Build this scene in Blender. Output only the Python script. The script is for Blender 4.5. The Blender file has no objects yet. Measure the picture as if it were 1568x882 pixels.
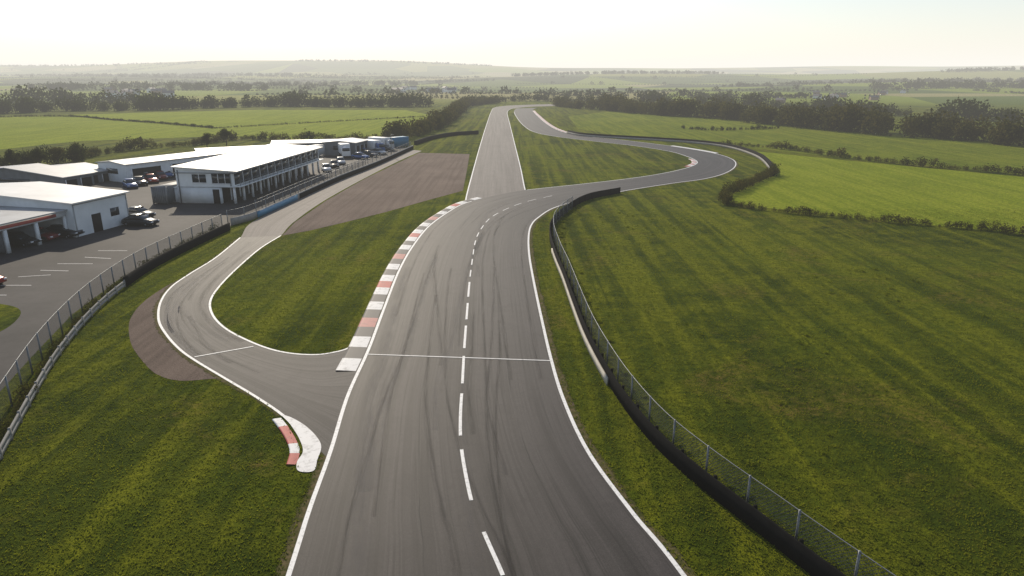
import bpy, bmesh, math, random
import numpy as np
from mathutils import Vector
random.seed(7); rng=np.random.default_rng(7)
sc=bpy.context.scene
# ------------------------------------------------------------------ survey
F=1045.0; H0=18.0; PITCH=math.atan(323/1045.0); SP,CP=math.sin(PITCH),math.cos(PITCH)
def S(u,v):
    """ground coordinate (metres) of a surveyed point on the flat airfield plane"""
    yc=(441-v)/F; xc=(u-784)/F
    t=H0/(SP-yc*CP)
    return (xc*t,(CP+yc*SP)*t)
def SS(l): return np.array([S(*p) for p in l])
def catmull(P,n=12,closed=False):
    P=np.asarray(P,float); out=[]
    N=len(P)
    for i in range(N if closed else N-1):
        if closed: p0,p1,p2,p3=P[i-1],P[i],P[(i+1)%N],P[(i+2)%N]
        else:
            p1,p2=P[i],P[i+1]
            p0=P[i-1] if i>0 else 2*p1-p2
            p3=P[i+2] if i+2<N else 2*p2-p1
        for k in range(n):
            t=k/n
            out.append(.5*((2*p1)+(-p0+p2)*t+(2*p0-5*p1+4*p2-p3)*t*t+(-p0+3*p1-3*p2+p3)*t**3))
    if not closed: out.append(P[-1])
    return np.array(out)
def arclen(P):
    d=np.linalg.norm(np.diff(P,axis=0),axis=1); return np.concatenate([[0],np.cumsum(d)])
def resample(P,step):
    L=arclen(P); n=max(2,int(L[-1]/step)+1); s=np.linspace(0,L[-1],n)
    return np.stack([np.interp(s,L,P[:,k]) for k in range(P.shape[1])],1)
def normals(P):
    T=np.gradient(P,axis=0); T/= (np.linalg.norm(T,axis=1,keepdims=True)+1e-9)
    return np.stack([-T[:,1],T[:,0]],1)
def offset(P,d): return P+normals(P)*d
def smooth(x): x=np.clip(x,0,1); return x*x*(3-2*x)
def HT(x,y):
    x=np.asarray(x,float); y=np.asarray(y,float)
    d=np.hypot(x,y); s=smooth((d-540)/500)
    def g(cx,cy,rx,ry,h): return h*np.exp(-((x-cx)/rx)**2-((y-cy)/ry)**2)
    z=g(-1150,4000,1500,1000,98)+g(-3600,4000,1400,1000,74)+g(1300,4300,1500,900,54)+g(3300,4000,1500,1000,64)
    z+=g(350,2100,500,420,22)+g(1450,1900,800,520,31)+g(-900,2300,900,500,20)+g(750,1150,380,260,9)-g(-500,900,500,220,5)
    z+=3.5*np.sin(x/190+1.3)*np.sin(y/230)+4*np.sin(x/530+y/410)
    return z*s
# ------------------------------------------------------------------ mesh helpers
def link(o,parent=None):
    sc.collection.objects.link(o)
    if parent is not None: o.parent=parent
    return o
def mesh_np(name,V,Fc,mat,parent=None,uv=None,mi=None,smoothf=False):
    me=bpy.data.meshes.new(name); V=np.asarray(V,np.float32); Fc=np.asarray(Fc,np.int32)
    k=Fc.shape[1]; me.vertices.add(len(V)); me.vertices.foreach_set('co',V.ravel())
    me.loops.add(Fc.size); me.loops.foreach_set('vertex_index',Fc.ravel())
    me.polygons.add(len(Fc)); me.polygons.foreach_set('loop_start',np.arange(0,Fc.size,k,dtype=np.int32))
    me.polygons.foreach_set('loop_total',np.full(len(Fc),k,np.int32))
    for m in (mat if isinstance(mat,list) else [mat]): me.materials.append(m)
    if mi is not None: me.polygons.foreach_set('material_index',np.asarray(mi,np.int32))
    if smoothf: me.polygons.foreach_set('use_smooth',np.ones(len(Fc),bool))
    if uv is not None:
        l=me.uv_layers.new(name='UVMap'); l.data.foreach_set('uv',np.asarray(uv,np.float32)[Fc.ravel()].ravel())
    me.update(calc_edges=True); me.validate()
    return link(bpy.data.objects.new(name,me),parent)
def poly(name,P,z,mat,parent=None):
    me=bpy.data.meshes.new(name)
    me.from_pydata([(p[0],p[1],z) for p in P],[],[list(range(len(P)))])
    bm=bmesh.new(); bm.from_mesh(me); bmesh.ops.triangulate(bm,faces=bm.faces[:])
    for f in bm.faces:
        if f.normal.z<0: f.normal_flip()
    bm.to_mesh(me); bm.free(); me.materials.append(mat)
    return link(bpy.data.objects.new(name,me),parent)
def ribbon(name,A,B,z,mat,cols=1,parent=None,width=12.0):
    n=len(A); fr=np.linspace(0,1,cols+1); L=arclen((A+B)/2)
    V=[];U=[]
    for i in range(n):
        for f in fr:
            p=A[i]*(1-f)+B[i]*f; V.append((p[0],p[1],z)); U.append((f*width,L[i]))
    c=cols+1; Fc=[(i*c+j,i*c+j+1,(i+1)*c+j+1,(i+1)*c+j) for i in range(n-1) for j in range(cols)]
    return mesh_np(name,V,Fc,mat,parent,uv=U)
def empty(name,loc=(0,0,0),rz=0):
    e=bpy.data.objects.new(name,None); e.location=loc; e.rotation_euler=(0,0,rz); e.empty_display_size=.5
    return link(e)
BOXF=[(0,3,2,1),(4,5,6,7),(0,1,5,4),(1,2,6,5),(2,3,7,6),(3,0,4,7)]
def boxes(name,bl,mat,parent=None,bevel=0):
    V=[];Fc=[]
    for (x0,x1,y0,y1,z0,z1) in bl:
        b=len(V); V+=[(x0,y0,z0),(x1,y0,z0),(x1,y1,z0),(x0,y1,z0),(x0,y0,z1),(x1,y0,z1),(x1,y1,z1),(x0,y1,z1)]
        Fc+=[tuple(b+i for i in f) for f in BOXF]
    o=mesh_np(name,V,Fc,mat,parent)
    if bevel:
        m=o.modifiers.new('bevel','BEVEL'); m.width=bevel; m.segments=2
    return o
def prism(name,prof,y0,y1,mat,parent=None):
    n=len(prof); me=bpy.data.meshes.new(name)
    V=[(x,y0,z) for x,z in prof]+[(x,y1,z) for x,z in prof]
    Fc=[tuple(range(n)),tuple(range(2*n-1,n-1,-1))]+[(i,i+n,(i+1)%n+n,(i+1)%n) for i in range(n)]
    me.from_pydata(V,[],Fc)
    bm=bmesh.new(); bm.from_mesh(me); bmesh.ops.recalc_face_normals(bm,faces=bm.faces[:]); bm.to_mesh(me); bm.free()
    me.materials.append(mat); return link(bpy.data.objects.new(name,me),parent)
# ------------------------------------------------------------------ materials
class NT:
    def __init__(s,name):
        s.m=bpy.data.materials.new(name); s.m.use_nodes=True; s.n=s.m.node_tree.nodes; s.l=s.m.node_tree.links
        s.b=s.n['Principled BSDF']; s.out=s.n['Material Output']
    def new(s,t,**k):
        n=s.n.new(t)
        for a,b in k.items(): setattr(n,a,b)
        return n
    def set(s,sock,v):
        if isinstance(v,bpy.types.NodeSocket): s.l.new(v,sock)
        else: sock.default_value=v
    def pos(s): return s.new('ShaderNodeNewGeometry').outputs['Position']
    def uv(s): return s.new('ShaderNodeTexCoord').outputs['UV']
    def mapping(s,v,scale,rot=(0,0,0)):
        m=s.new('ShaderNodeMapping'); s.l.new(v,m.inputs['Vector']); m.inputs['Scale'].default_value=scale; m.inputs['Rotation'].default_value=rot
        return m.outputs[0]
    def noise(s,v,scale,detail=4,rough=.55,dist=0):
        n=s.new('ShaderNodeTexNoise'); s.l.new(v,n.inputs['Vector']); n.inputs['Scale'].default_value=scale
        n.inputs['Detail'].default_value=detail; n.inputs['Roughness'].default_value=rough; n.inputs['Distortion'].default_value=dist
        return n.outputs['Fac']
    def rng(s,v,a,b,c=0,d=1):
        n=s.new('ShaderNodeMapRange'); s.set(n.inputs[0],v); n.inputs[1].default_value=a; n.inputs[2].default_value=b
        n.inputs[3].default_value=c; n.inputs[4].default_value=d; return n.outputs[0]
    def mix(s,f,a,b,mode='MIX'):
        n=s.new('ShaderNodeMix',data_type='RGBA',blend_type=mode); s.set(n.inputs[0],f)
        for i,x in ((6,a),(7,b)):
            if isinstance(x,tuple): n.inputs[i].default_value=(*x[:3],1)
            else: s.l.new(x,n.inputs[i])
        return n.outputs[2]
    def math(s,op,a,b=0.0):
        n=s.new('ShaderNodeMath',operation=op); s.set(n.inputs[0],a); s.set(n.inputs[1],b); return n.outputs[0]
    def bump(s,h,st,dist=.1):
        n=s.new('ShaderNodeBump'); s.l.new(h,n.inputs['Height']); n.inputs['Strength'].default_value=st; n.inputs['Distance'].default_value=dist
        s.l.new(n.outputs[0],s.b.inputs['Normal'])
    def col(s,c): s.set(s.b.inputs['Base Color'],(*c,1) if isinstance(c,tuple) else c)
    def alpha(s,f):
        tr=s.new('ShaderNodeBsdfTransparent'); mx=s.new('ShaderNodeMixShader'); s.l.new(f,mx.inputs[0]); s.l.new(tr.outputs[0],mx.inputs[1]); s.l.new(s.b.outputs[0],mx.inputs[2]); s.l.new(mx.outputs[0],s.out.inputs[0])
    def fin(s,rough=.8,spec=.3,metal=0):
        s.b.inputs['Roughness'].default_value=rough; s.b.inputs['Specular IOR Level'].default_value=spec; s.b.inputs['Metallic'].default_value=metal
        return s.m
def simple(name,c,rough=.6,spec=.4,metal=0,var=.25,scale=1.5):
    t=NT(name); p=t.new('ShaderNodeTexCoord').outputs['Object']
    n=t.noise(p,scale,5,.6); f=t.rng(n,.35,.75)
    dark=tuple(x*(1-var) for x in c); t.col(t.mix(f,c,dark)); return t.fin(rough,spec,metal)
def grass(name,dark,mid,light,brown=(.24,.165,.04),brownamt=1.0,far=False):
    t=NT(name); p=t.pos()
    n0=t.noise(p,.012,3,.5); n1=t.noise(p,.045,6,.62,.8); n2=t.noise(p,.35,6,.7); n3=t.noise(p,1.9,5,.72); n4=t.noise(p,13,3,.75); nb=t.noise(p,.085,5,.65,1.2)
    c=t.mix(t.rng(n1,.38,.58),dark,mid)
    c=t.mix(t.math('MULTIPLY',t.rng(n2,.42,.64),t.rng(n0,.3,.62,.35,1)),c,light)
    sw=t.noise(t.mapping(p,(.6,.022,1),(0,0,math.radians(9))),1,4,.6,.5)
    c=t.mix(t.rng(sw,.5,.64,0,.7),c,light)
    c=t.mix(t.rng(sw,.5,.38,0,.65),c,dark)
    br=t.math('MULTIPLY',t.rng(nb,.55,.67),t.rng(n3,.40,.60))
    c=t.mix(t.math('MULTIPLY',br,.75*brownamt),c,brown)
    if far:
        vo=t.new('ShaderNodeTexVoronoi'); vo.feature='F1'; t.l.new(t.mapping(p,(.0046,.0030,0),(0,0,.35)),vo.inputs['Vector']); vo.inputs['Scale'].default_value=1
        sep=t.new('ShaderNodeSeparateColor'); t.l.new(vo.outputs['Color'],sep.inputs[0])
        r=t.new('ShaderNodeValToRGB'); t.l.new(sep.outputs[0],r.inputs[0]); e=r.color_ramp; e.interpolation='CONSTANT'
        e.elements[0].position=0; e.elements[0].color=(.13,.18,.02,1); e.elements[1].position=.85; e.elements[1].color=(.42,.36,.16,1)
        for q,cc in ((.2,(.27,.32,.03)),(.4,(.05,.075,.015)),(.55,(.33,.32,.07)),(.7,(.10,.145,.02))):
            x=e.elements.new(q); x.color=(*cc,1)
        ln=t.new('ShaderNodeVectorMath',operation='LENGTH'); t.l.new(p,ln.inputs[0])
        c=t.mix(t.rng(ln.outputs['Value'],500,620),c,r.outputs[0])
    c=t.mix(t.rng(n4,.3,.7),c,t.mix(1.0,c,(.5,.56,.45),'MULTIPLY'))
    c=t.mix(t.rng(n3,.35,.58,.8,0),c,t.mix(1.0,c,(.36,.44,.34),'MULTIPLY'))
    t.col(c); h=t.math('ADD',t.math('MULTIPLY',n3,1.0),t.math('MULTIPLY',n4,.35)); t.bump(h,.9,.4)
    return t.fin(.95,.03)
def asphalt(name,a,b,streak=.6,grain=.35,rough=.72,seams=False,spec=.2):
    t=NT(name); uv=t.uv(); p=t.pos()
    s1=t.noise(t.mapping(uv,(1.1,.018,1)),1,5,.6,.4); s2=t.noise(t.mapping(uv,(5.5,.04,1)),1,4,.65,.3); s3=t.noise(t.mapping(uv,(2.2,.03,1),(0,0,.03)),1.3,4,.7,1.2)
    n1=t.noise(p,.16,5,.6); n2=t.noise(p,26,3,.85); n3=t.noise(p,3,5,.7); n5=t.noise(p,.6,5,.7,1)
    c=t.mix(t.rng(s1,.40,.60),a,b)
    c=t.mix(t.rng(s2,.50,.64,0,streak),c,tuple(x*.4 for x in a))
    c=t.mix(t.rng(s3,.53,.68,0,streak*.8),c,tuple(x*1.35 for x in b))
    c=t.mix(t.rng(n1,.4,.75,0,.45),c,b)
    c=t.mix(t.rng(n5,.5,.7,0,.4),c,tuple(x*.7 for x in a))
    c=t.mix(t.rng(n3,.55,.8,0,.35),c,tuple(x*.6 for x in a))
    c=t.mix(t.rng(n2,.38,.62,grain,0),c,t.mix(1.0,c,(.2,.2,.2),'MULTIPLY'))
    c=t.mix(t.rng(n2,.6,.75,0,grain*.6),c,tuple(x*2.6 for x in b))
    if seams:
        sx=t.new('ShaderNodeSeparateXYZ'); t.l.new(uv,sx.inputs[0])
        wob=t.math('MULTIPLY',t.noise(p,.8,3),.12)
        for q in (4.15,9.1):
            d=t.math('ABSOLUTE',t.math('SUBTRACT',t.math('ADD',sx.outputs[0],wob),q+.06))
            c=t.mix(t.math('MULTIPLY',t.rng(d,.015,.035,1,0),t.rng(n1,.4,.55)),c,(.008,.008,.008))
    t.col(c); t.bump(n2,.3,.02)
    return t.fin(rough,spec)
M={}
M['ground']=grass('grass_ground',(.050,.076,.003),(.135,.165,.005),(.26,.26,.010),far=True)
M['field_bright']=grass('pasture_bright',(.26,.315,.012),(.34,.39,.018),(.42,.44,.035),brownamt=.3)
M['field_mid']=grass('pasture_mid',(.15,.195,.010),(.24,.28,.015),(.33,.34,.03),brownamt=.6)
M['road']=asphalt('race_asphalt',(.031,.0265,.0255),(.060,.052,.050),.75,.55,.64,True)
M['old']=asphalt('old_asphalt',(.135,.12,.11),(.19,.17,.155),.4,.4,.75)
M['pit']=asphalt('pit_asphalt',(.17,.147,.13),(.24,.21,.185),.4,.4,.8)
M['loop']=asphalt('loop_asphalt',(.028,.0245,.024),(.082,.073,.069),.75,.5,.70)
def marks(name,c,a,sc=(9,.12,1)):
    t=NT(name); uv=t.uv(); n=t.noise(t.mapping(uv,sc),1,4,.7); t.col(c)
    sx=t.new('ShaderNodeSeparateXYZ'); t.l.new(uv,sx.inputs[0]); d=t.math('ABSOLUTE',t.math('SUBTRACT',sx.outputs[0],.5))
    t.alpha(t.math('MULTIPLY',t.rng(n,.38,.6,0,a),t.rng(d,.1,.5,1,0))); return t.fin(.7,.15)
M['skid']=marks('tyre_mark',(.012,.011,.011),.32,(2,.2,1)); M['scuff']=marks('dust_scuff',(.15,.138,.13),.30,(2,.25,1))
def soil():
    t=NT('verge_soil'); p=t.pos(); n=t.noise(p,3,5,.7); n2=t.noise(p,.3,3,.6); t.col(t.mix(t.rng(n,.4,.6),(.13,.10,.05),(.05,.055,.012)))
    uv=t.uv(); sx=t.new('ShaderNodeSeparateXYZ'); t.l.new(uv,sx.inputs[0])
    t.alpha(t.rng(t.math('ADD',t.math('MULTIPLY',t.math('ADD',n,n2),.9),t.math('MULTIPLY',sx.outputs[0],-.8)),.42,.55)); return t.fin(.95,.05)
M['soil']=soil()
def lot():
    t=NT('lot_asphalt'); p=t.pos(); n=t.noise(p,.12,5,.6); n2=t.noise(p,1.4,4,.6); g=t.noise(p,25,2,.8)
    c=t.mix(t.rng(n,.35,.7),(.028,.0255,.025),(.07,.063,.061)); c=t.mix(t.rng(n2,.5,.8,0,.6),c,(.018,.017,.017)); c=t.mix(t.rng(g,.3,.7,0,.3),c,(.012,.012,.012))
    t.col(c); return t.fin(.8,.18)
M['lot']=lot()
def gravel():
    t=NT('gravel'); p=t.pos(); n=t.noise(p,.1,4,.6); g=t.noise(p,9,4,.8); rk=t.noise(t.mapping(p,(1.6,.05,1),(0,0,math.radians(-14))),1,3,.5)
    c=t.mix(t.rng(n,.35,.7),(.18,.132,.105),(.245,.185,.148)); c=t.mix(t.rng(rk,.45,.65,0,.5),c,(.12,.088,.07)); c=t.mix(t.rng(g,.35,.65),c,t.mix(1.0,c,(.5,.5,.5),'MULTIPLY'))
    t.col(c); t.bump(g,.8,.1); return t.fin(.95,.1)
M['gravel']=gravel()
def paint(name,c,wear=.35,scale=3):
    t=NT(name); p=t.pos(); n=t.noise(p,scale,6,.75); c2=t.mix(t.rng(n,.5,.72,0,wear),c,(.09,.085,.08)); t.col(c2); return t.fin(.65,.25)
M['line']=paint('white_line_paint',(.78,.77,.75),.6,5)
M['kwhite']=paint('kerb_white',(.68,.67,.66),.6,2)
M['kred']=paint('kerb_red',(.42,.09,.075),.5,2)
M['kgrey']=paint('kerb_grey',(.065,.06,.06),.3,2)
M['kpink']=paint('kerb_faded_red',(.42,.16,.14),.5,2)
M['white']=simple('white_render_wall',(.66,.69,.71),.6,.3,0,.2,.5)
M['roof']=simple('white_metal_roof',(.66,.65,.63),.5,.25,0,.25,.25)
M['roofg']=simple('grey_metal_roof',(.33,.34,.35),.5,.3,0,.3,.5)
M['glass']=simple('dark_glass',(.02,.025,.03),.12,.6,0,.3,.8)
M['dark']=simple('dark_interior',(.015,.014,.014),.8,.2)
M['conc']=simple('concrete',(.30,.29,.27),.85,.2,0,.35,1.2)
M['cream']=simple('cream_barrier',(.58,.54,.46),.8,.2,0,.3,1.0)
M['rubber']=simple('black_rubber',(.010,.010,.010),.95,.05,0,.4,2)
M['steel']=simple('galvanised_steel',(.20,.21,.22),.5,.4,.5,.3,3)
M['blue']=simple('blue_banner',(.05,.20,.34),.5,.4,0,.2,1)
M['frame']=simple('white_frame',(.7,.71,.72),.5,.4)
M['tyre']=simple('tyre',(.015,.015,.015),.8,.3)
M['alloy']=simple('alloy',(.45,.45,.46),.35,.5,.8)
M['brick']=simple('brick_wall',(.32,.22,.17),.85,.2,0,.3,2)
M['slate']=simple('slate_roof',(.14,.13,.135),.7,.3,0,.3,2)
M['cladding']=simple('grey_cladding',(.15,.16,.17),.6,.3,0,.3,1)
def chain():
    t=NT('chain_link'); uv=t.uv(); w=[]
    for a in (45,-45):
        wv=t.new('ShaderNodeTexWave'); wv.wave_type='BANDS'; wv.bands_direction='X'; t.l.new(t.mapping(uv,(1,1,1),(0,0,math.radians(a))),wv.inputs['Vector']); wv.inputs['Scale'].default_value=2.6
        w.append(t.rng(wv.outputs['Fac'],.90,.96))
    f=t.math('MAXIMUM',w[0],w[1]); t.col((.09,.095,.10)); t.alpha(f)
    return t.fin(.6,.3)
M['chain']=chain()
def leaf(name,a,b,scale=.3,tl=.35):
    t=NT(name); p=t.pos(); n=t.noise(p,scale,3,.6); n2=t.noise(p,scale*8,2,.6)
    c=t.mix(t.rng(n,.35,.65),a,b); c=t.mix(t.rng(n2,.3,.7,0,.5),c,tuple(x*.4 for x in a)); t.col(c)
    tr=t.new('ShaderNodeBsdfTranslucent'); t.l.new(c,tr.inputs[0]); mx=t.new('ShaderNodeMixShader'); mx.inputs[0].default_value=tl
    t.l.new(t.b.outputs[0],mx.inputs[1]); t.l.new(tr.outputs[0],mx.inputs[2]); t.l.new(mx.outputs[0],t.out.inputs[0]); return t.fin(.9,.05)
M['leaf']=leaf('foliage',(.030,.040,.007),(.065,.072,.012))
M['leafb']=leaf('foliage_autumn',(.048,.054,.010),(.12,.10,.022))
M['tuft']=leaf('grass_blades',(.12,.155,.006),(.26,.27,.018),.5,.5)
M['bark']=simple('bark',(.07,.055,.04),.9,.1,0,.4,4)
# ------------------------------------------------------------------ terrain
def axis(a,n,p): t=np.linspace(-1,1,n); return np.sign(t)*np.abs(t)**p*a
xs=axis(12000,221,2.2); ys=np.concatenate([[-3000,-800,-200],np.linspace(0,1,210)**2.0*12500+0.5])
X,Y=np.meshgrid(xs,ys); Z=HT(X,Y)
nx,ny=len(xs),len(ys); idx=np.arange(nx*ny).reshape(ny,nx)
mesh_np('ground',np.stack([X,Y,Z],-1).reshape(-1,3),np.stack([idx[:-1,:-1],idx[:-1,1:],idx[1:,1:],idx[1:,:-1]],-1).reshape(-1,4),M['ground'],smoothf=True)
poly('field',SS([(-300,236),(0,229),(120,216),(350,208),(450,214),(600,207),(650,192),(664,177),(620,168.5),(400,168),(200,173),(0,179),(-300,186)]),.004,M['field_bright'])
poly('field',SS([(1196,264),(1183,247),(1130,229),(1300,246),(1568,271),(1900,300),(1900,392),(1568,358),(1300,333),(1120,312),(1112,301),(1150,283)]),.004,M['field_bright'])
poly('field',SS([(870,178),(930,171),(1100,182),(1568,222),(1900,250),(1900,296),(1568,267),(1300,242),(1100,221),(950,208),(885,197)]),.004,M['field_mid'])
# ------------------------------------------------------------------ roads
pairs=[((437,882),(1052,882)),((470,780),(970,782)),((503,690),(903,690)),((530,605),(866,612)),((562,535),(847,552)),((585,475),(832,490)),((609,415),(819,430)),
((630,378),(812,390)),((655,347),(811,362)),((685,325),(815,345)),((712,311),(826,333)),((760,299),(851,318)),((806,291),(900,304)),((880,283),(960,292)),((950,275),(1030,281)),
((1000,268),(1080,274)),((1040,260),(1112,265)),((1062,253),(1127,254)),((1066,247),(1122,244)),((1052,240),(1095,235)),((1025,232),(1050,227)),((975,224),(1000,220)),
((915,217),(940,213)),((850,209),(890,208)),((817,202),(857,200)),((801,192),(838,190)),((791,180),(824,178)),((787,171),(816,169)),((790,166),(822,165))]
pre_l=[(1.5,-40),(-4.0,-12),(-7.2,6)]; pre_r=[(20,-34),(14.5,-8),(9.6,10)]
K=14; off=len(pre_l)*K
ML=catmull(np.vstack([pre_l,SS([p[0] for p in pairs])]),K); MR=catmull(np.vstack([pre_r,SS([p[1] for p in pairs])]),K)
ribbon('race_track',ML,MR,.020,M['road'],8)
sl=catmull(SS([(716,320),(712,308),(722,268),(735,222),(745,190),(752,171),(757,165),(775,162),(810,160.3),(850,159.3)]),10)
sr=catmull(SS([(812,300),(805,291),(798,258),(789,222),(781,190),(777,173),(781,167.6),(792,165.4),(815,163.4),(850,162.4)]),10)
ribbon('runway_straight',sl,sr,.014,M['old'],4)
pn=[((632,229.5),(646,231)),((575,254),(612,246)),((510,281),(560,272)),((440,313),(497,307)),((385,341),(450,340)),((368,364),(430,361)),((345,384),(408,374))]
ribbon('pit_road',catmull(SS([p[0] for p in pn]),8),catmull(SS([p[1] for p in pn]),8),.010,M['pit'],4)
lp=[((368,364),(430,361)),((330,395),(398,381)),((290,420),(362,412)),((262,440),(335,440)),((246,463),(322,462)),((243,490),(326,483)),((255,513),(345,503)),((275,535),(378,521)),
((300,553),(418,536)),((345,580),(462,543)),((395,610),(505,541)),((440,642),(545,526)),((500,700),(585,480))]
LL=catmull(SS([p[0] for p in lp]),12); LR=catmull(SS([p[1] for p in lp]),12)
ribbon('access_loop_road',LL,LR,.015,M['loop'],6)
lotp=[(0,600),(50,545),(110,482),(180,430),(260,388),(345,350),(390,330),(450,305),(520,273),(580,251),(628,229),(600,221),(520,221),(440,225),(300,235),(100,262),(-150,292),(-420,420),(-330,640),(-60,650)]
poly('car_park',SS(lotp),.006,M['lot'])
poly('grass_patch',catmull(SS([(-60,465),(10,467),(32,480),(0,508),(-70,522)]),6,True),.012,M['ground'])
gp=[(432,361),(452,340),(500,307),(560,273),(642,234),(719,236),(716,255),(709,292),(650,308),(590,325),(530,340),(475,353)]
poly('gravel_trap',SS(gp),.012,M['gravel'])
gp2=[(272,430),(225,458),(200,488),(199,520),(212,545),(238,572),(275,583),(325,580),(345,579),(340,550),(290,480),(290,440)]
poly('gravel_trap',catmull(SS(gp2),6,True),.008,M['gravel'])
# ragged soil verges beside the tarmac
for P,sg in ((ML[:off+12*K],1),(MR[:off+22*K],-1)):
    ribbon('soil_verge',P,offset(P,sg*.7),.008,M['soil'],1,width=1)
ribbon('soil_verge',LL[:-14],offset(LL[:-14],-.6 if offset(LL,-.6)[30,0]<LL[30,0] else .6),.010,M['soil'],1,width=1)
def line(name,P,w,z=.030,mat=None,parent=None): return ribbon(name,offset(P,w/2),offset(P,-w/2),z,mat or M['line'],1,parent,width=1)
line('edge_line',offset(ML[:off+10*K+4],-.12),.2)
line('edge_line',offset(ML[off+12*K:off+27*K],-.12),.2)
line('edge_line',offset(MR[:off+27*K],.12),.2)
line('edge_line',offset(sl[10:],-.1),.2,.026); line('edge_line',offset(sr[10:70],.1),.2,.026)
line('edge_line',LL[:11*12+4],.17,.028)
line('edge_line',LR[:11*12],.17,.028)
ctr=catmull(SS([(800,960),(770,882),(741,816),(722,768),(707,690),(705,640),(708,588),(711,533),(715,480),(719,432),(723,400),(728,370),(736,352),(751,334),(776,320),(806,309),(845,300)]),14)
dense=resample(ctr,.1); Ls=arclen(dense)
ds=[(960,895),(882,815),(803,797),(788,782),(768,688),(668,603),(588,545),(534,499),(490,464),(455,432)]
e=empty('centre_line')
for i,(v0,v1) in enumerate(ds):
    P=dense[(dense[:,1]>=S(0,v0)[1])&(dense[:,1]<=S(0,v1)[1])]
    if len(P)>3: line('dash_%d'%i,P,.17,.034,parent=e)
k0=np.argmax(dense[:,1]>S(0,424)[1]); s=Ls[k0]; i=20
while s<Ls[-1]:
    m=(Ls>=s)&(Ls<=s+2.4)
    if m.sum()>3: line('dash_%d'%i,dense[m],.12,.034,parent=e)
    s+=4.2; i+=1
def seg(name,a,b,w,z):
    P=resample(np.array([S(*a),S(*b)]),1.0); return line(name,P,w,z)
seg('start_line',(562,543),(846,553),.11,.038)
seg('stop_line',(298,547),(388,531),.12,.034)
for (a,b) in [((0,437),(48,437)),((28,424),(78,421)),((62,414),(105,415)),((88,404),(142,404)),((130,394),(170,396)),((150,384),(195,384)),((-50,452),(10,452))]: seg('bay_line',a,b,.09,.014)
# faint tyre marks following the racing line
e=empty('tyre_marks')
def mark(A,B,i0,i1,f0,f1,w,mat,z,k):
    n=i1-i0; f=(f0+(f1-f0)*smooth(np.linspace(0,1,n)))[:,None]
    P=resample(A[i0:i1]*(1-f)+B[i0:i1]*f,.8)
    if len(P)>3: line('mark_%d'%k,P,w,z,mat,e)
for k in range(22):
    i0=random.randint(off-30,off+9*K); i1=min(i0+random.randint(30,110),off+18*K)
    f0=random.uniform(.08,.92); f1=min(.95,max(.05,f0+random.uniform(-.2,.2)))
    sk=k%4!=3
    mark(ML,MR,i0,i1,f0,f1,random.uniform(.25,.5) if sk else random.uniform(.6,1.6),M['skid'] if sk else M['scuff'],.0215+.0003*k,k)
for k in range(12):
    i0=random.randint(4,60); i1=min(i0+random.randint(30,80),150); f0=random.uniform(.15,.85)
    mark(LL,LR,i0,i1,f0,min(.9,max(.1,f0+random.uniform(-.4,.4))),random.uniform(.3,.9),M['skid'] if k%2 else M['scuff'],.0155+.0003*k,200+k)
def kerb(name,P,width,seglen,cols,side=1):
    P=resample(P,.5); n=max(1,int(round(seglen/.5))); prof=[(.05,.022),(.35,.05),(.85,.085),(1.0,.085),(1.0,.0)]
    V=[];Fc=[];mi=[]; c=len(prof); nn=normals(P)*side
    W=np.linspace(width[0],width[1],len(P))
    for i in range(len(P)):
        for f,z in prof: q=P[i]+nn[i]*W[i]*f; V.append((q[0],q[1],z))
    for i in range(len(P)-1):
        for j in range(c-1): Fc.append((i*c+j,i*c+j+1,(i+1)*c+j+1,(i+1)*c+j)); mi.append((i//n)%len(cols))
    mesh_np(name,V,Fc,[M[x] for x in cols],mi=mi)
kerb('red_white_kerb',ML[off+int(3.5*K):off+int(10.7*K)],(1.35,1.0),2.0,['kwhite','kgrey','kwhite','kgrey','kpink','kgrey','kwhite','kgrey','kwhite','kred'])
kerb('red_white_kerb',ML[off+int(16.6*K):off+int(18.6*K)],(1.0,1.0),2.0,['kpink','kwhite'])
kerb('red_white_kerb',MR[off+int(23*K):off+int(27*K)],(1.2,1.2),2.5,['kwhite','kpink'],-1)
kerb('red_white_kerb',MR[off+int(19*K):off+int(20.6*K)],(1.0,1.0),2.5,['kwhite','kwhite'],-1)
ap=SS([(432,637),(446,640),(468,653),(486,671),(492,686),(486,705),(480,722),(457,722),(455,708),(464,692),(458,672),(444,650)])
poly('kerb_apron',catmull(ap,5,True),.04,M['kwhite'])
kerb('red_white_kerb',catmull(SS([(431,640),(443,655),(455,675),(460,692),(455,712)]),8),(.5,.5),1.0,['kwhite','kred','kred'],-1)
poly('bare_soil',SS([(860,592),(865,592),(880,621),(874,621)]),.006,M['gravel'])
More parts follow.
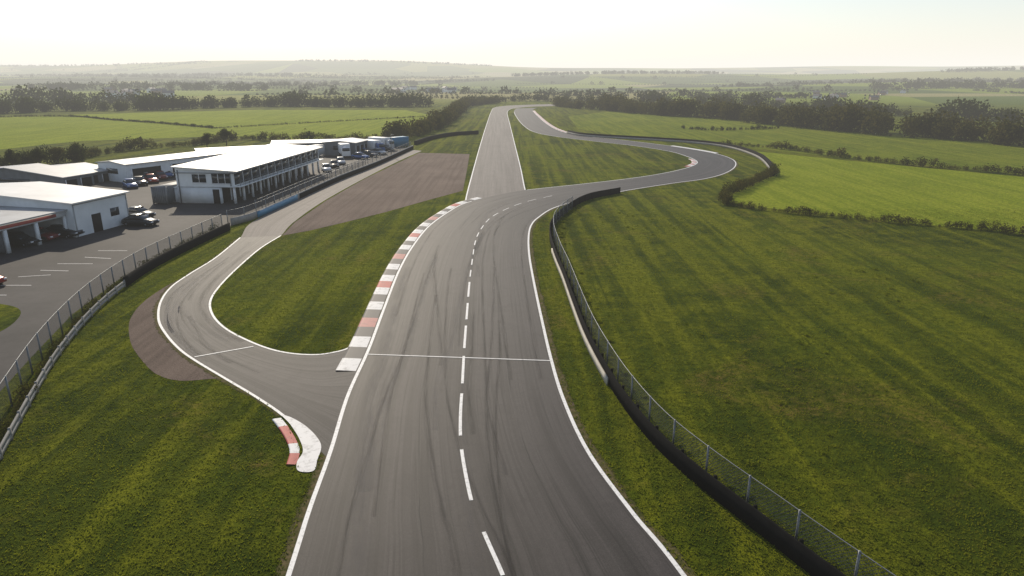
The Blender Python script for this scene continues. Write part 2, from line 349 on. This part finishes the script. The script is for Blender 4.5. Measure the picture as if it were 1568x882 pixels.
# ------------------------------------------------------------------ barriers & fences
def wall(name,P,th,z0,z1,mat,parent=None):
    A=offset(P,th/2);B=offset(P,-th/2);V=[]
    for i in range(len(P)):
        V+=[(*A[i],z0),(*A[i],z1),(*B[i],z1),(*B[i],z0)]
    n=len(P); Fc=[(i*4+j,i*4+(j+1)%4,(i+1)*4+(j+1)%4,(i+1)*4+j) for i in range(n-1) for j in range(4)]+[(0,3,2,1),((n-1)*4,(n-1)*4+1,(n-1)*4+2,(n-1)*4+3)]
    return mesh_np(name,V,Fc,mat,parent)
def fence(name,P,h,spacing,post=.04):
    e=empty(name); Pp=resample(P,spacing)
    boxes('posts',[(x-post,x+post,y-post,y+post,0,h+.05) for x,y in Pp],M['steel'],e)
    Q=resample(P,1.0); L=arclen(Q); n=len(Q); V=[];U=[]
    for i in range(n):
        V+=[(*Q[i],.05),(*Q[i],h)]; U+=[(L[i],0),(L[i],h)]
    mesh_np('wire_mesh',V,[(2*i,2*i+2,2*i+3,2*i+1) for i in range(n-1)],M['chain'],e,uv=U)
    wall('top_rail',Q,.03,h,h+.03,M['steel'],e)
    return e
RB=catmull(SS([(948,296),(900,306),(866,325),(846,345),(842,365),(850,395),(864,430),(878,470),(897,520),(925,575),(960,630),(1010,690),(1080,752),(1160,815),(1245,882),(1400,1000)]),10)
e=empty('track_barrier'); RBr=resample(RB,.8)
ym=RBr[:,1]
wall('rubber_belt',RBr,.10,.0,.95,M['rubber'],e)
boxes('belt_posts',[(x-.07,x+.07,y-.07,y+.07,0,1.0) for x,y in resample(offset(RB,.14),2.4)],M['rubber'],e)
iw=[i for i in range(len(RBr)) if S(0,600)[1]<ym[i]<S(0,385)[1]]
wall('cream_base',offset(RBr[iw[0]:iw[-1]],-.16),.12,.0,.5,M['cream'],e)
fence('chain_link_fence',resample(offset(RB,.4)[18:],1),1.9,2.6)
LB=catmull(SS([(352,352),(300,377),(240,408),(192,440),(142,484),(92,545),(50,615),(0,708),(-80,860)]),10); LBr=resample(LB,.8)
i1=np.argmin(np.abs(LBr[:,1]-S(0,440)[1]))
e=empty('track_barrier'); wall('rubber_belt',LBr[:i1+1],.2,0,.9,M['rubber'],e)
for k,(a,b) in enumerate(((.12,.34),(.42,.64))): wall('armco_rail_%d'%k,LBr[i1:],.08,a,b,M['conc'],e)
boxes('armco_posts',[(x-.06,x+.06,y-.06,y+.06,0,.7) for x,y in resample(LBr[i1:],2.0)],M['conc'],e)
lo_=offset(LB,-.9)
fence('chain_link_fence',resample(lo_ if lo_[5,0]<LB[5,0] else offset(LB,.9),1),1.9,2.4)
PW=catmull(SS([(355,345),(392,334),(450,308),(520,276),(580,252),(632,228)]),10); PWr=resample(PW,1)
e=empty('pit_wall'); wall('wall',PWr,.25,0,.9,M['conc'],e)
ib=[i for i in range(len(PWr)) if S(0,334)[1]<PWr[i,1]<S(0,306)[1]]
wall('blue_banner',PWr[ib[0]:ib[-1]+1]+np.array([.2,-.05]),.06,.05,.85,M['blue'],e)
ib=[i for i in range(len(PWr)) if PWr[i,1]>S(0,306)[1]]
wall('rubber_belt',PWr[ib[0]:]+np.array([.2,-.05]),.06,.05,.8,M['rubber'],e)
fence('chain_link_fence',resample(PW+np.array([-.5,.1]),1),1.8,3.0)
fence('chain_link_fence',resample(catmull(SS([(392,322),(450,296),(500,275),(560,252)]),8),1),1.4,2.2)
e=empty('tyre_wall'); wall('tyres',resample(catmull(SS([(636,222),(660,214),(692,208),(732,205)]),8),1),.7,0,1.1,M['rubber'],e)
FB=resample(catmull(SS([(870,204),(900,209),(1000,215),(1070,220),(1120,227),(1160,240),(1180,256),(1184,270)]),10),1.5)
e=empty('track_barrier'); wall('rubber_belt',FB,.4,0,1.0,M['rubber'],e); wall('top_board',offset(FB,-.6),.15,0,.55,M['conc'],e)
# ------------------------------------------------------------------ foliage
def leaves(name,B,n,ls,mat,parent=None):
    B=np.asarray(B,float); N=len(B); d=rng.normal(size=(N,n,3)); d/=np.linalg.norm(d,axis=2,keepdims=True)
    r=rng.random((N,n,1))**.4*(.8+.35*rng.random((N,n,1))); p=B[:,None,:3]+d*r*B[:,None,3:6]
    p=p.reshape(-1,3); sc_=np.repeat(B[:,3],n)*ls*(.6+.8*rng.random(N*n))
    a=rng.normal(size=(N*n,3)); a/=np.linalg.norm(a,axis=1,keepdims=True); b=rng.normal(size=(N*n,3)); b=np.cross(a,b); b/=np.linalg.norm(b,axis=1,keepdims=True)
    a*=sc_[:,None]; b*=sc_[:,None]*.85
    V=np.stack([p-a,p-b*.9,p+a,p+b*.9],1).reshape(-1,3)
    return mesh_np(name,V,np.arange(len(V)).reshape(-1,4),mat,parent)
def hedge(name,pts,h,var=.3,mat='leaf',n=70,ls=.2,rows=1,step=.55,wide=1.0,gap=0):
    P=resample(catmull(SS(pts),8),h*step); B=[]
    for r in range(rows):
        ph=random.random()*9
        for i,(x,y) in enumerate(P):
            if random.random()<gap: continue
            big=1+var*.8*math.sin(i*.37+ph)*math.sin(i*.11+ph)
            hh=h*big*(1+var*random.uniform(-.7,.7)); x2=x+random.uniform(-.3,.3)*h*wide*rows; y2=y+random.uniform(-.35,.35)*h*wide*rows
            z=float(HT(x2,y2)); B.append((x2,y2,z+hh*.46,hh*.52*wide,hh*.52*wide,hh*.5))
    return leaves(name,B,n,ls,M[mat])
hedge('tree_belt',[(-250,182),(-100,176),(0,174),(100,170),(220,169),(330,165),(440,163),(560,164),(650,163)],6.2,.5,'leaf',150,.13,3,step=.5)
hedge('tree_belt',[(-250,168),(0,161),(90,159),(250,160)],8,.5,'leaf',100,.15,2,gap=.1)
hedge('tree_belt',[(604,213),(635,207),(665,197),(690,182),(703,170),(715,163),(760,158)],4.4,.4,'leafb',240,.11,2)
hedge('tree_belt',[(930,168),(1000,175),(1100,181),(1200,191),(1300,201),(1400,208),(1568,222),(1800,240)],7,.35,'leafb',300,.1,3,step=.5)
hedge('tree_belt',[(850,162),(880,166),(930,168)],5,.4,'leafb',120,.14,2)
hedge('tree_belt',[(720,158),(800,155),(870,156),(960,160)],5,.5,'leaf',90,.15,2,gap=.2)
hedge('tree_belt',[(980,158),(1150,164),(1350,176),(1568,188),(1800,200)],6,.5,'leaf',120,.14,2,gap=.15)
hedge('hedgerow',[(-200,292),(-60,268),(30,256),(110,248)],3.4,.4,'leaf',400,.085,2)
hedge('hedgerow',[(110,248),(160,236),(220,228),(290,224),(360,214),(430,216),(500,214),(560,218),(604,213)],2.1,.5,'leafb',220,.12,1)
hedge('hedgerow',[(-200,190),(0,180),(110,179),(170,184),(240,189),(330,197)],.9,.3,'leaf',60,.2)
hedge('hedgerow',[(330,197),(450,190),(560,184),(650,179)],.7,.3,'leaf',40,.2,gap=.2)
hedge('hedgerow',[(1100,222),(1200,229),(1300,243),(1400,254),(1568,269),(1800,296)],1.4,.5,'leafb',140,.13,1)
hedge('hedgerow',[(1184,268),(1160,279),(1128,294),(1108,304),(1112,314)],1.7,.4,'leafb',260,.1,1)
hedge('hedgerow',[(1112,314),(1160,321),(1200,326),(1300,335),(1400,344),(1500,353),(1568,361),(1800,388)],.85,.6,'leafb',180,.12,1,gap=.08)
hedge('bush',[(1500,351),(1520,352)],1.2,.2,'leafb',360,.08,1)
hedge('hedgerow',[(1040,197),(1100,200),(1190,197)],1.2,.5,'leaf',80,.2,1,gap=.4)
hedge('undergrowth',[(330,352),(270,382),(215,415),(165,452),(115,503),(70,563),(30,630),(-15,705)],.6,.5,'leafb',140,.11,1,gap=.25)
far=[]
for k in range(60):
    y=600+2600*(k/60)**1.25; xc=random.uniform(-.8,.8)*y; L=random.uniform(.3,.9)*y*.6; sl_=random.uniform(-.14,.14)
    if k%5==3: pts=[(xc,y),(xc+L*.1,y+L*.35),(xc+L*.15,y+L*.8)]
    else: pts=[(xc-L/2,y-L*sl_),(xc-L*.1,y+random.uniform(-8,8)),(xc+L/2,y+L*sl_)]
    P=resample(catmull(pts,6),3.5+y*.002); hh0=random.choice([2,2.6,4,6])
    for x,yy in P:
        if random.random()<.08: continue
        h=hh0*random.uniform(.6,1.3)
        if random.random()<.05: h=random.uniform(6,9)
        z=float(HT(x,yy)); far.append((x,yy,z+h*.45,max(h*.7,1.8),h*.6,h*.5))
leaves('distant_hedgerows',far,44,.24,M['leaf'])
wood=[]
for (cx,cy,rx,ry,n) in [(300,2080,300,50,240),(1350,1800,260,35,170),(-1000,2300,400,60,200),(-350,1500,150,30,90),(2200,3300,500,100,140),(-2100,3600,600,80,160),(-600,3700,500,60,160),(560,900,110,18,80),(-480,950,160,20,90),(900,1400,200,25,100)]:
    for i in range(n):
        x=cx+random.uniform(-1,1)*rx; y=cy+random.uniform(-1,1)*ry; h=random.uniform(6,11); z=float(HT(x,y)); wood.append((x,y,z+h*.45,h*.6,h*.6,h*.52))
leaves('distant_woodland',wood,60,.2,M['leaf'])
def tree(x,y,h,mat='leaf'):
    e=empty('broadleaf_tree',(x,y,0)); V=[];Fc=[]
    def limb(a,b,r0,r1):
        a=Vector(a);b=Vector(b);d=(b-a).normalized(); s=d.orthogonal().normalized(); t=d.cross(s); b0=len(V)
        for p,r in ((a,r0),((a+b)/2+Vector((random.uniform(-.1,.1),random.uniform(-.1,.1),0)),(r0+r1)/2),(b,r1)):
            for k in range(7):
                V.append(tuple(p+(s*math.cos(k*math.tau/7)+t*math.sin(k*math.tau/7))*r))
        for j in range(2):
            for k in range(7): Fc.append((b0+j*7+k,b0+j*7+(k+1)%7,b0+(j+1)*7+(k+1)%7,b0+(j+1)*7+k))
    limb((0,0,-.05),(0,0,h*.45),h*.035,h*.022); B=[]
    for k in range(8):
        an=k*2.4+random.random(); rr=h*random.uniform(.14,.28); zz=h*random.uniform(.42,.82); tip=(math.cos(an)*rr,math.sin(an)*rr,zz)
        limb((0,0,h*random.uniform(.25,.44)),tip,h*.014,h*.004); q=h*random.uniform(.13,.2); B.append((*tip,q,q,q*.85))
    B.append((0,0,h*.85,h*.17,h*.17,h*.15)); B.append((0,0,h*.6,h*.2,h*.2,h*.18))
    mesh_np('trunk',V,Fc,M['bark'],e); leaves('crown',B,320,.12,M[mat],e)
for u,v,h,m in [(318,228,4.2,'leaf'),(347,222,4.6,'leaf'),(120,247,4.2,'leafb'),(22,262,4.5,'leaf'),(62,258,4.4,'leaf'),(90,254,4,'leafb'),(-30,268,5,'leaf'),(640,208,4.6,'leafb'),(668,199,5,'leafb'),(655,204,4,'leaf'),(692,184,5.2,'leafb')]:
    x,y=S(u,v); tree(x,y,h,m)
def inpoly(P,Q):
    x,y=Q[:,0],Q[:,1]; c=np.zeros(len(Q),bool)
    for i in range(len(P)):
        x1,y1=P[i-1]; x2,y2=P[i]
        c^=((y1>y)!=(y2>y))&(x<(x2-x1)*(y-y1)/((y2-y1) if y2!=y1 else 1e-9)+x1)
    return c
N=240000; uu=rng.random(N); Yt=16+uu**1.5*80; Xt=(rng.random(N)*2-1)*(Yt*.85+8); Q=np.stack([Xt,Yt],1)
bad=np.zeros(N,bool)
loopp=np.vstack([LL[:12*12],LR[:12*12][::-1]])
mainp2=np.vstack([offset(ML[:off+12*K],.15),MR[:off+12*K][::-1]])
kerbp=np.vstack([offset(ML[off+int(3.3*K):off+11*K],1.5),ML[off+int(3.3*K):off+11*K][::-1]])
for Pq in (mainp2,kerbp,loopp,SS(lotp),SS(gp),catmull(SS(gp2),3,True),np.vstack([catmull(SS([p[0] for p in pn]),4),catmull(SS([p[1] for p in pn]),4)[::-1]]),ap): bad|=inpoly(Pq,Q)
Q=Q[~bad]; n=len(Q); hgt=(.03+.08*rng.random(n)**2); w=.02+.03*rng.random(n)
V=[]
for k in range(2):
    an=rng.random(n)*math.tau; dx,dy=np.cos(an)*w,np.sin(an)*w; lx,ly=rng.normal(size=n)*.03,rng.normal(size=n)*.03
    V.append(np.stack([np.stack([Q[:,0]-dx,Q[:,1]-dy,0*w],1),np.stack([Q[:,0]+dx,Q[:,1]+dy,0*w],1),np.stack([Q[:,0]+lx,Q[:,1]+ly,hgt],1)],1).reshape(-1,3))
V=np.vstack(V); mesh_np('grass_tufts',V,np.arange(len(V)).reshape(-1,3),M['tuft'])
wb=[]
for k in range(900):
    if k%3==0: p=RBr[random.randint(20,len(RBr)-1)]; x,y=p[0]+random.gauss(.9,.5),p[1]
    else:
        x,y=random.uniform(10,60),random.uniform(22,95)
        if math.sin(x*.21+1)*math.sin(y*.13)+random.gauss(0,.35)<.35: continue
    if inpoly(mainp2,np.array([[x,y]]))[0]: continue
    q=random.uniform(.08,.28); wb.append((x,y,q*.3,q,q,q*.45))
leaves('weeds',wb,40,.22,M['tuft'])
# ------------------------------------------------------------------ buildings
def pit_building():
    x,y=S(362,312); e=empty('pit_building',(x,y,0),math.radians(-4.4)); L=36; D=8.8
    def rz(xx): return 4.75+(-xx)*(.55/D)
    prism('walls_upper',[(0,2.45),(-D,2.45),(-D,rz(-D)-.1),(0,rz(0)-.1)],0,L,M['white'],e)
    boxes('walls_ground',[(-D,-2.2,0.002,L-.002,0,2.448)],M['white'],e)
    boxes('pillars',[(-.32,-.02,q-.15,q+.15,0,2.448) for q in np.linspace(.2,L-.2,13)],M['frame'],e)
    boxes('garage_doors',[(-2.2,-2.17,q+.3,q+2.7,.02,2.3) for q in np.linspace(.2,L-.2,13)[:-1]],M['dark'],e)
    prism('roof',[(.9,rz(.9)),(-D-.3,rz(-D-.3)),(-D-.3,rz(-D-.3)+.16),(.9,rz(.9)+.16)],-.5,L+.5,M['roof'],e)
    boxes('gutter',[(.9,1.0,-.5,L+.5,4.62,4.78)],M['cladding'],e)
    boxes('windows_track_side',[(.0,.03,q+.1,q+2.8,2.75,4.5) for q in np.linspace(.2,L-.2,13)[:-1]],M['glass'],e)
    boxes('balcony',[(.03,1.0,0,L,2.45,2.58)],M['white'],e)
    boxes('balcony_railing',[(.95,1.0,0,L,3.3,3.35),(.96,.99,0,L,2.95,2.98)]+[(.95,1.0,q,q+.05,2.58,3.3) for q in np.linspace(0,L-.05,25)],M['steel'],e)
    boxes('windows_end',[(-6.3,-4.2,-.03,0,3.1,4.3),(-3.3,-.4,-.03,0,3.0,4.4)],M['glass'],e)
    boxes('window_frames',[(-5.3,-5.2,-.06,-.03,3.1,4.3),(-2.4,-2.3,-.06,-.03,3.0,4.4),(-1.35,-1.25,-.06,-.03,3.0,4.4),(-6.4,-4.1,-.08,-.031,3.0,3.1),(-3.4,-.3,-.08,-.031,2.9,3.0)],M['frame'],e)
    boxes('door',[(-3.4,-2.4,-.03,0.0,.0,2.1)],M['dark'],e)
    boxes('annex',[(-10.9,-8.85,.5,5,0,2.2),(-11.1,-8.82,.3,5.2,2.2,2.32)],M['white'],e)
    boxes('fascia',[(-D,-.01,-.04,-.0,2.38,2.46)],M['roofg'],e)
    boxes('verge_trim',[(-D-.2,.8,-.56,-.51,4.5,4.62)],M['cladding'],e)
    boxes('downpipes',[(-D+.3,-D+.42,-.12,-.02,0,4.9),(-.5,-.4,-.12,-.02,2.6,4.6)],M['steel'],e)
pit_building()
def garage_building():
    x,y=S(200,341); e=empty('garage_building',(x,y,0),math.radians(-12))
    prism('workshop_walls',[(-26,0),(0,0),(0,3.9),(-13,4.7),(-26,3.9)],-8.6,0,M['white'],e)
    prism('workshop_roof',[(.4,3.92),(-13,4.75),(-26.4,3.92),(-26.4,4.06),(-13,4.9),(.4,4.06)],-8.9,.3,M['roof'],e)
    boxes('workshop_door',[(0,.03,-6.0,-4.6,0,2.2)],M['dark'],e)
    boxes('workshop_window',[(0,.03,-3.0,-1.6,1.4,2.4)],M['glass'],e)
    boxes('workshop_trim',[(0,.05,-8.5,-.1,3.7,3.85),(.0,.1,-8.5,-8.4,0,3.7),(.0,.1,-.2,-.1,0,3.7)],M['roofg'],e)
    Y0=-36;Y1=-8.62
    boxes('garage_back',[(-20,-19.8,Y0,Y1,0,3.0),(-19.8,-1,Y0,Y0+.2,0,3.0)],M['white'],e)
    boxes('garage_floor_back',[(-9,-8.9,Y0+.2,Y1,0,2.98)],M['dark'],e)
    qs=np.linspace(Y0,Y1-.35,8)
    boxes('garage_partitions',[(-8.9,-1.32,q+.1,q+.25,0,2.98) for q in qs[1:-1]],M['cladding'],e)
    boxes('garage_piers',[(-1.3,-.95,q,q+.35,0,2.5) for q in qs],M['white'],e)
    boxes('garage_lintel',[(-1.32,-.93,Y0,Y1,2.5,3.15)],M['white'],e)
    prism('garage_roof',[(-.6,3.16),(-20.3,3.3),(-20.3,3.45),(-.6,3.3)],Y0-.3,Y1,M['roofg'],e)
    boxes('sign_band',[(-.93,-.9,-20,-10,2.65,3.0)],M['kred'],e)
garage_building()
def shed(name,u,v,L,D,h,rz,wm='white',rm='roofg',doors=4):
    x,y=S(u,v); e=empty(name,(x,y,0),math.radians(rz))
    prism('walls',[(0,0),(-D,0),(-D,h),(-D/2,h+D*.05),(0,h)],0,L,M[wm],e)
    prism('roof',[(.3,h),(-D/2,h+D*.05+.03),(-D-.3,h),(-D-.3,h+.14),(-D/2,h+D*.05+.17),(.3,h+.14)],-.3,L+.3,M[rm],e)
    st=L/doors
    boxes('doors',[(0,.03,k*st+st*.15,(k+1)*st-st*.15,0,h*.75) for k in range(doors)],M['dark'],e)
    boxes('door_frames',[(.0,.08,k*st+st*.1,k*st+st*.14,0,h*.8) for k in range(doors)],M['frame'],e)
    boxes('end_window',[(-D*.7,-D*.3,-.03,0,h*.45,h*.75)],M['glass'],e)
shed('storage_building',196,280,32,8,3.1,-28)
shed('storage_building',305,249,16,7,2.3,-60,'cladding','roofg',3)
shed('storage_building',418,236,20,8,2.4,-75,'cladding','roof',4)
shed('storage_building',128,283,7,16,1.8,-20,'cladding','roofg',2)
shed('storage_building',545,239,8,8,3.0,-10,'cladding','roof',3)
shed('storage_building',100,290,6,24,1.9,-15,'cladding','roofg',2)
def container(u,v,c,rz=-10,L=6.1):
    x,y=S(u,v); e=empty('shipping_container',(x,y,0),math.radians(rz)); boxes('body',[(-2.44,0,0,L,.12,2.5)],c,e)
    boxes('ribs',[(0,.05,k,k+.12,.2,2.4) for k in np.arange(.1,L-.2,.3)]+[(k,k+.12,-.05,0,.2,2.4) for k in np.arange(-2.3,-.1,.3)],c,e)
    boxes('corner_posts',[(a-.09,a+.09,b-.09,b+.09,0,2.59) for a in (-2.41,-.03) for b in (.03,L-.03)],M['steel'],e)
container(258,313,M['cladding']); container(475,242,M['white'],-20); container(600,226,M['blue'],-40)
def house(u,v,rz,s=1):
    x,y=S(u,v)
    z=float(HT(x,y)); e=empty('village_house',(x,y,z-.2),math.radians(rz)); wm=random.choice(['white','brick','white'])
    prism('walls',[(0,0),(-8*s,0),(-8*s,4.8*s),(-4*s,7.2*s),(0,4.8*s)],0,12*s,M[wm],e)
    prism('roof',[(.4,4.7*s),(-4*s,7.3*s),(-8*s-.4,4.7*s),(-8*s-.4,4.95*s),(-4*s,7.6*s),(.4,4.95*s)],-.4,12*s+.4,M['slate'],e)
    boxes('chimney',[(-4.5*s,-3.5*s,1,2,6.5*s,8.8*s)],M['brick'],e)
    boxes('windows',[(0,.05,a,a+1.3,b,b+1.3) for a in (1.5,5,8.5) for b in (1,3.2)]+[(a,a+1.3,-.05,0,b,b+1.3) for a in (-6.5,-3) for b in (1,3.2)],M['glass'],e)
for i in range(33):
    r=i%3
    u,v=[(random.uniform(170,270),random.uniform(142,152)),(random.uniform(600,710),random.uniform(136,144)),(random.uniform(1180,1380),random.uniform(143,158))][r]
    house(u,v,random.uniform(0,180),.8 if r<2 else .5)
# ------------------------------------------------------------------ vehicles
paints=[simple('car_paint_%s'%n,c,.25,.6,.2,.05) for n,c in (('red',(.30,.03,.02)),('black',(.02,.02,.022)),('silver',(.45,.46,.47)),('blue',(.03,.09,.25)),('white',(.7,.7,.7)),('dark_red',(.15,.02,.02)))]
def loft(name,st,mat,parent):
    V=[]; prof=[(-1,0),(-1,.55),(-.93,.85),(-.75,1),(.75,1),(.93,.85),(1,.55),(1,0)]; c=len(prof)
    for (y,w,z0,z1,wt) in st:
        for a,b in prof:
            ww=w*(1-b)+wt*b; V.append((a*ww,y,z0+(z1-z0)*b))
    n=len(st); Fc=[(i*c+j,i*c+(j+1)%c,(i+1)*c+(j+1)%c,(i+1)*c+j) for i in range(n-1) for j in range(c)]
    o=mesh_np(name,V,Fc,mat,parent)
    bm=bmesh.new(); bm.from_mesh(o.data); bm.verts.ensure_lookup_table()
    bm.faces.new([bm.verts[j] for j in range(c)]); bm.faces.new([bm.verts[(n-1)*c+j] for j in range(c)])
    bmesh.ops.recalc_face_normals(bm,faces=bm.faces[:]); bm.to_mesh(o.data); bm.free(); return o
def wheels(e,ys,w,r):
    V=[];Fc=[];mi=[]
    for y in ys:
        for sx in (-1,1):
            b=len(V)
            for xx,rr in ((sx*w,r),(sx*(w-.22),r),(sx*(w+.01),r*.6)):
                for k in range(14): V.append((xx,y+math.cos(k*math.tau/14)*rr,r+math.sin(k*math.tau/14)*rr))
            for k in range(14):
                k2=(k+1)%14; Fc.append((b+k,b+k2,b+14+k2,b+14+k)); mi.append(0); Fc.append((b+k,b+28+k,b+28+k2,b+k2)); mi.append(0)
            cc=len(V); V.append((sx*(w+.02),y,r))
            for k in range(0,14,2): Fc.append((cc,b+28+k,b+28+(k+1)%14,b+28+(k+2)%14)); mi.append(1)
    mesh_np('wheels',V,Fc,[M['tyre'],M['alloy']],e,mi=mi)
def car(u,v,rz,p):
    x,y=S(u,v); e=empty('parked_car',(x,y,.012),math.radians(rz))
    loft('body',[(-2.15,.72,.4,.62,.66),(-2.0,.84,.25,.74,.78),(-1.1,.88,.22,.9,.82),(-.6,.88,.22,.93,.83),(1.2,.88,.22,.95,.83),(1.9,.86,.25,.93,.78),(2.15,.76,.4,.8,.7)],p,e)
    loft('windows',[(-1.0,.8,.88,.92,.76),(-.35,.8,.88,1.38,.62),(.9,.8,.88,1.42,.62),(1.7,.78,.88,1.0,.7)],M['glass'],e)
    loft('roof',[(-.4,.63,1.36,1.41,.58),(.2,.64,1.38,1.46,.6),(.95,.63,1.38,1.45,.58)],p,e)
    wheels(e,(-1.35,1.35),.88,.32)
    boxes('lights',[(-.75,-.45,-2.17,-2.0,.5,.64),(.45,.75,-2.17,-2.0,.5,.64)],M['frame'],e)
for u,v,r,i in [(216,345,80,1),(214,333,70,1),(232,279,40,0),(214,283,45,1),(246,274,40,5),(262,269,50,1),(200,287,40,3),(-30,437,80,0),(552,243,60,3),(566,240,60,1),(558,236,60,3),(580,236,50,2),(500,262,20,4),(60,368,85,5),(30,376,85,1),(98,362,85,1),(590,231,70,1),(455,244,75,4),(280,257,60,1),(292,254,60,2),(512,256,20,1),(522,251,20,2),(222,276,40,2),(254,271,45,3)]:
    car(u,v,r,paints[i])
def truck(u,v,rz,c):
    x,y=S(u,v); e=empty('box_truck',(x,y,.012),math.radians(rz))
    loft('cab',[(-3.4,1.0,.5,1.6,.95),(-3.2,1.05,.45,2.5,.9),(-2.0,1.05,.45,2.6,.95)],c,e)
    boxes('windscreen',[(-.85,.85,-3.42,-3.3,1.6,2.3)],M['glass'],e)
    boxes('cargo_box',[(-1.15,1.15,-1.85,3.6,.9,3.1)],M['frame'],e,.04); boxes('chassis',[(-.9,.9,-2.0,3.5,.5,.9)],M['dark'],e); wheels(e,(-2.6,2.4),1.08,.45)
truck(572,234,50,paints[3]); truck(585,229,60,paints[2]); truck(528,240,20,paints[4])
def lamp(u,v,h=6):
    x,y=S(u,v); e=empty('lamp_post',(x,y,0)); boxes('pole',[(-.06,.06,-.06,.06,0,h)],M['steel'],e); boxes('lamp_head',[(0,.7,-.1,.1,h,h+.12)],M['steel'],e)
lamp(600,240,5)
# ------------------------------------------------------------------ haze (homogeneous; added emission stands in for scattered airlight)
def haze():
    m=bpy.data.materials.new('haze'); m.use_nodes=True; n=m.node_tree.nodes; l=m.node_tree.links; n.remove(n['Principled BSDF'])
    D=.00026; L=(1.0,.97,.90)
    a=n.new('ShaderNodeVolumeAbsorption'); a.inputs['Color'].default_value=(0,0,0,1); a.inputs['Density'].default_value=D
    em=n.new('ShaderNodeEmission'); em.inputs['Color'].default_value=(*L,1); em.inputs['Strength'].default_value=D
    ad=n.new('ShaderNodeAddShader'); l.new(a.outputs[0],ad.inputs[0]); l.new(em.outputs[0],ad.inputs[1])
    l.new(ad.outputs[0],n['Material Output'].inputs['Volume'])
    boxes('haze',[(-13000,13000,-4000,13500,-60,260)],m)
haze()
# ------------------------------------------------------------------ light
AZ=math.radians(-20); EL=math.radians(29)
w=bpy.data.worlds.new('World'); sc.world=w; w.use_nodes=True; nt=w.node_tree
sky=nt.nodes.new('ShaderNodeTexSky'); sky.sky_type='NISHITA'; sky.sun_disc=False; sky.sun_elevation=EL; sky.sun_rotation=AZ
sky.air_density=1.0; sky.dust_density=.8; sky.ozone_density=1.5
nt.links.new(sky.outputs[0],nt.nodes['Background'].inputs[0]); nt.nodes['Background'].inputs[1].default_value=.13
sv=Vector((math.sin(AZ)*math.cos(EL),math.cos(AZ)*math.cos(EL),math.sin(EL)))
ld=bpy.data.lights.new('sun','SUN'); ld.energy=5; ld.angle=math.radians(.6); ld.color=(1,.88,.70)
lo=bpy.data.objects.new('sun',ld); lo.rotation_euler=sv.to_track_quat('Z','Y').to_euler(); link(lo)
cd=bpy.data.cameras.new('camera'); cd.lens=F/1568*36; cd.sensor_width=36; cd.clip_end=40000; cd.clip_start=.1
co=bpy.data.objects.new('camera',cd); co.location=(0,0,H0); co.rotation_euler=(math.pi/2-PITCH,0,0); link(co); sc.camera=co
sc.view_settings.view_transform='Standard'; sc.view_settings.look='None'; sc.view_settings.exposure=0
